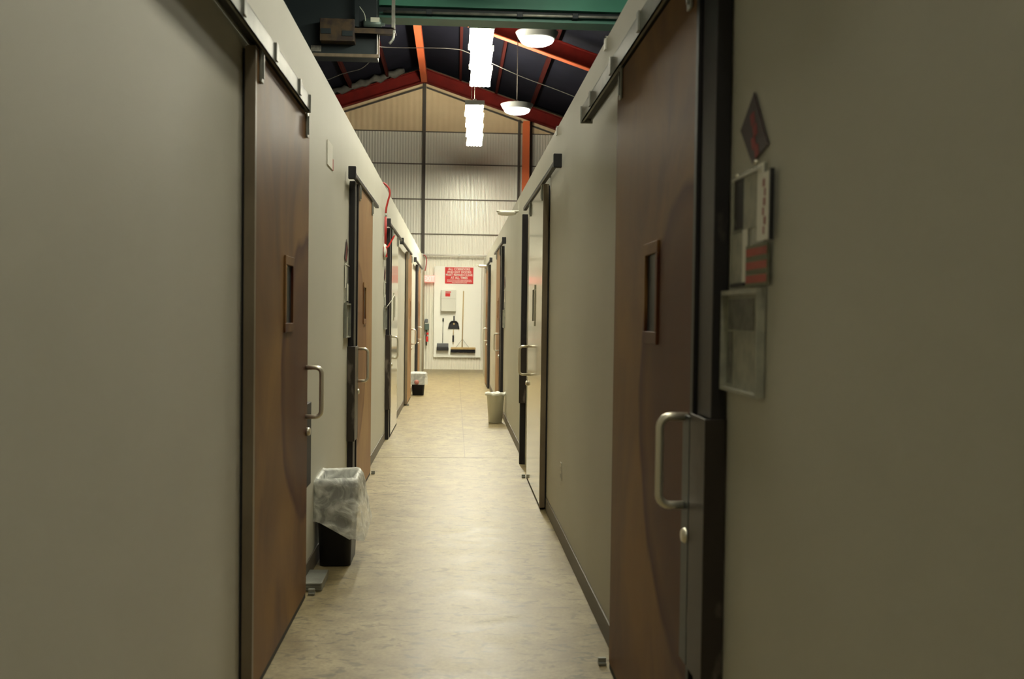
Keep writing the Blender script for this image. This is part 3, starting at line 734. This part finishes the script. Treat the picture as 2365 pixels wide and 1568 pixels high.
obj('brush_handle', tube(BM(), [(-.03, 25.955, .89), (-.025, 25.955, 1.05)], [.012, .009], 8), 'wood', t)
bm = bx(-.052, -.008, 25.93, 25.965, .72, .895, bev=.006); obj('bristles', bm, 'bristle', t)
obj('tip', tube(BM(), [(-.03, 25.95, .67), (-.03, 25.95, .72)], [.007, .011], 8), 'wood', t)
t = thing('lobby_dustpan', (-.30, 25.9, .50), 'long-handled grey dustpan at the left of the white board', 'dustpan')
bm = bx(-.455, -.147, 25.85, 25.97, .50, .585, bev=.012); obj('pan', bm, 'black', t)
bm = bx(-.45, -.152, 25.90, 25.97, .587, .685, bev=.01); obj('hood', bm, 'greyplastic', t)
obj('pole', tube(BM(), [(-.305, 25.955, .68), (-.295, 25.955, 1.28)], .009, 8), 'galv', t)
obj('grip', tube(BM(), [(-.295, 25.955, 1.25), (-.295, 25.955, 1.34)], .018, 10), 'black', t)
t = thing('wall_device', (-.74, 25.9, .62), 'grey box with hanging red tag at the left of the end wall', 'device')
obj('box', bx(-.765, -.66, 25.88, 26.02, 1.03, 1.20, bev=.012), 'motor', t)
obj('cap', bx(-.77, -.69, 25.90, 26.02, 1.21, 1.31, bev=.015), 'greyplastic', t)
obj('rim', bx(-.772, -.655, 25.875, 25.93, 1.19, 1.205, bev=.003), 'white', t)
obj('stem', tube(BM(), [(-.725, 25.95, .62), (-.725, 25.95, 1.03)], .016, 8), 'black', t)
obj('red_tag', bx(-.735, -.675, 25.92, 25.932, .72, .86, bev=.003), 'red', t)
obj('red_tag', bx(-.72, -.67, 25.92, 25.932, .90, .96, bev=.003), 'red', t)

# ---------------------------------------------------------------- bins
def rrect(hx, hy, r, n=10):
    pts = []
    for qx, qy, a0 in ((1,1,0), (-1,1,90), (-1,-1,180), (1,-1,270)):
        for k in range(n):
            a = math.radians(a0+90*k/(n-1)); pts.append((qx*(hx-r)+r*math.cos(a), qy*(hy-r)+r*math.sin(a)))
    return pts
def loft(bm, rings, close_bottom=True):
    R = [[bm.verts.new(p) for p in ring] for ring in rings]; n = len(R[0])
    for i in range(len(R)-1):
        for k in range(n):
            f = bm.faces.new((R[i][k], R[i][(k+1)%n], R[i+1][(k+1)%n], R[i+1][k])); f.smooth = True
    if close_bottom: bm.faces.new(R[0][::-1])
    return R
def open_bin(cx, cy, bx_, by_, tx, ty, h, m, parent, r=.04):
    def ring(hx, hy, z, rr): return [(cx+x, cy+y, z) for x, y in rrect(hx, hy, rr)]
    bm = BM()
    loft(bm, [ring(bx_, by_, .003, r), ring(tx, ty, h, r), ring(tx+.008, ty+.008, h, r), ring(tx+.008, ty+.008, h+.012, r), ring(tx-.006, ty-.006, h+.012, r), ring(bx_-.006, by_-.006, .02, r*.9)], True)
    n = len(rrect(1, 1, .1)); bm.verts.ensure_lookup_table(); bm.faces.new([bm.verts[5*n+k] for k in range(n)])
    return obj('body', bm, m, parent)
def liner(cx, cy, bx_, by_, tx, ty, h, drop, parent, seed=0, flare=.03, r=.045, n_sub=12, amp=1.0, lm='liner'):
    rnd = random.Random(seed); base = rrect(1, 1, .25, n_sub); n = len(base)
    ph = [rnd.uniform(0, 6.28) for _ in range(8)]
    def wob(a, j):
        return amp*(.5*math.sin(5*a+ph[0]+j*.5)+.32*math.sin(11*a+ph[1]-j*.7)+.22*math.sin(19*a+ph[2]+j*.9)+.12*math.sin(31*a+ph[3]))
    def crinkle(a, j):
        return mnoise.noise(Vector((math.cos(a)*4.5, math.sin(a)*4.5, j*.55+seed*3)))+.5*mnoise.noise(Vector((math.cos(a)*11, math.sin(a)*11, j*1.1+seed)))
    bm = BM(); rings = []
    def ringf(hx, hy, zf, off, j):
        pts = rrect(hx, hy, r, n_sub); out = []
        for k, (x, y) in enumerate(pts):
            a = math.atan2(y, x); L = math.hypot(x, y); o = off(a, j)
            out.append((cx+x+o*x/L, cy+y+o*y/L, zf(a)))
        return out
    # inside, down into the bin
    rings.append(ringf(bx_-.02, by_-.02, lambda a: .10, lambda a, j: 0, 0))
    rings.append(ringf(tx-.025, ty-.025, lambda a: h-.10, lambda a, j: -.006-.006*wob(a, j), 0))
    rings.append(ringf(tx-.012, ty-.012, lambda a: h+.012+.004*wob(a, 1), lambda a, j: -.003*abs(wob(a, j)), 1))
    rings.append(ringf(tx+.004, ty+.004, lambda a: h+.026+.007*wob(a, 1), lambda a, j: 0.001, 1))
    for j in range(1, 15):
        f = j/14
        rings.append(ringf(tx+.014, ty+.014, lambda a: h+.018-(drop(a)+.016*wob(a, 5))*f, lambda a, j=j, f=f: .006+(flare*f*max(0, math.cos(a))+(.004+.016*f)*(1+wob(a, j*.35))+.010*crinkle(a, j))*(1 if math.cos(a) > -.3 else .15), j))
    loft(bm, rings, False)
    return obj('liner', bm, lm, parent)
# near left bin
t = thing('waste_bin', (-.635, 5.93, 0), 'black rectangular bin with clear plastic liner beside the nearest left door', 'waste bin', 'waste bins')
open_bin(-.668, 5.86, .088, .165, .106, .195, .485, 'blackbin', t)
def drop1(a):
    # a: direction from centre; -90deg faces the viewer, 0 faces the corridor
    d = math.degrees(a) % 360
    if 200 < d < 268: return .235
    if 268 <= d < 335: return .335
    if d >= 335 or d < 60: return .30
    return .22
liner(-.668, 5.86, .088, .165, .106, .195, .485, drop1, t, 3, flare=.115, n_sub=22)
# far left bin
t = thing('waste_bin', (-.63, 17.75, 0), 'small far bin with dark base and cloudy liner on the left', 'waste bin', 'waste bins')
open_bin(-.632, 17.78, .098, .12, .128, .15, .38, 'blackbin', t)
liner(-.632, 17.78, .098, .12, .128, .15, .38, lambda a: .20, t, 5, flare=.01, amp=.35, lm='cloudy')
bm = BM(); lathe(bm, [(.001, 0), (.042, 0), (.042, .002), (.001, .002)], 0, 0, 20); bmesh.ops.rotate(bm, verts=bm.verts[:], cent=(0,0,0), matrix=Matrix.Rotation(math.pi/2, 3, 'X')); bmesh.ops.translate(bm, verts=bm.verts[:], vec=(-.655, 17.58, .24))
obj('pink_label', bm, 'pink', t)
# white bin right
t = thing('waste_bin', (.575, 13.3, 0), 'white tapered bin with white liner against the right wall', 'waste bin', 'waste bins')
bm = BM()
lathe(bm, [(.09, .003), (.118, .385), (.128, .385), (.128, .395), (.112, .395), (.084, .02)], .560, 13.32, 40)
obj('body', bm, 'whitebin', t)
rnd = random.Random(2); bm = BM(); rings = []
for j, (r_, z) in enumerate(((.085, .33), (.108, .385), (.122, .405), (.134, .402), (.140, .385), (.134, .372))):
    rings.append([(.560+(r_+(.005*math.sin(7*a)+.004*math.sin(13*a))*(j > 1))*math.cos(a), 13.32+(r_+.005*math.sin(7*a))*math.sin(a), z+.007*math.sin(5*a+1)*(j > 1)+.004*math.sin(11*a)*(j > 1)) for a in [2*math.pi*k/48 for k in range(48)]])
loft(bm, rings, False)
obj('liner', bm, 'white', t)
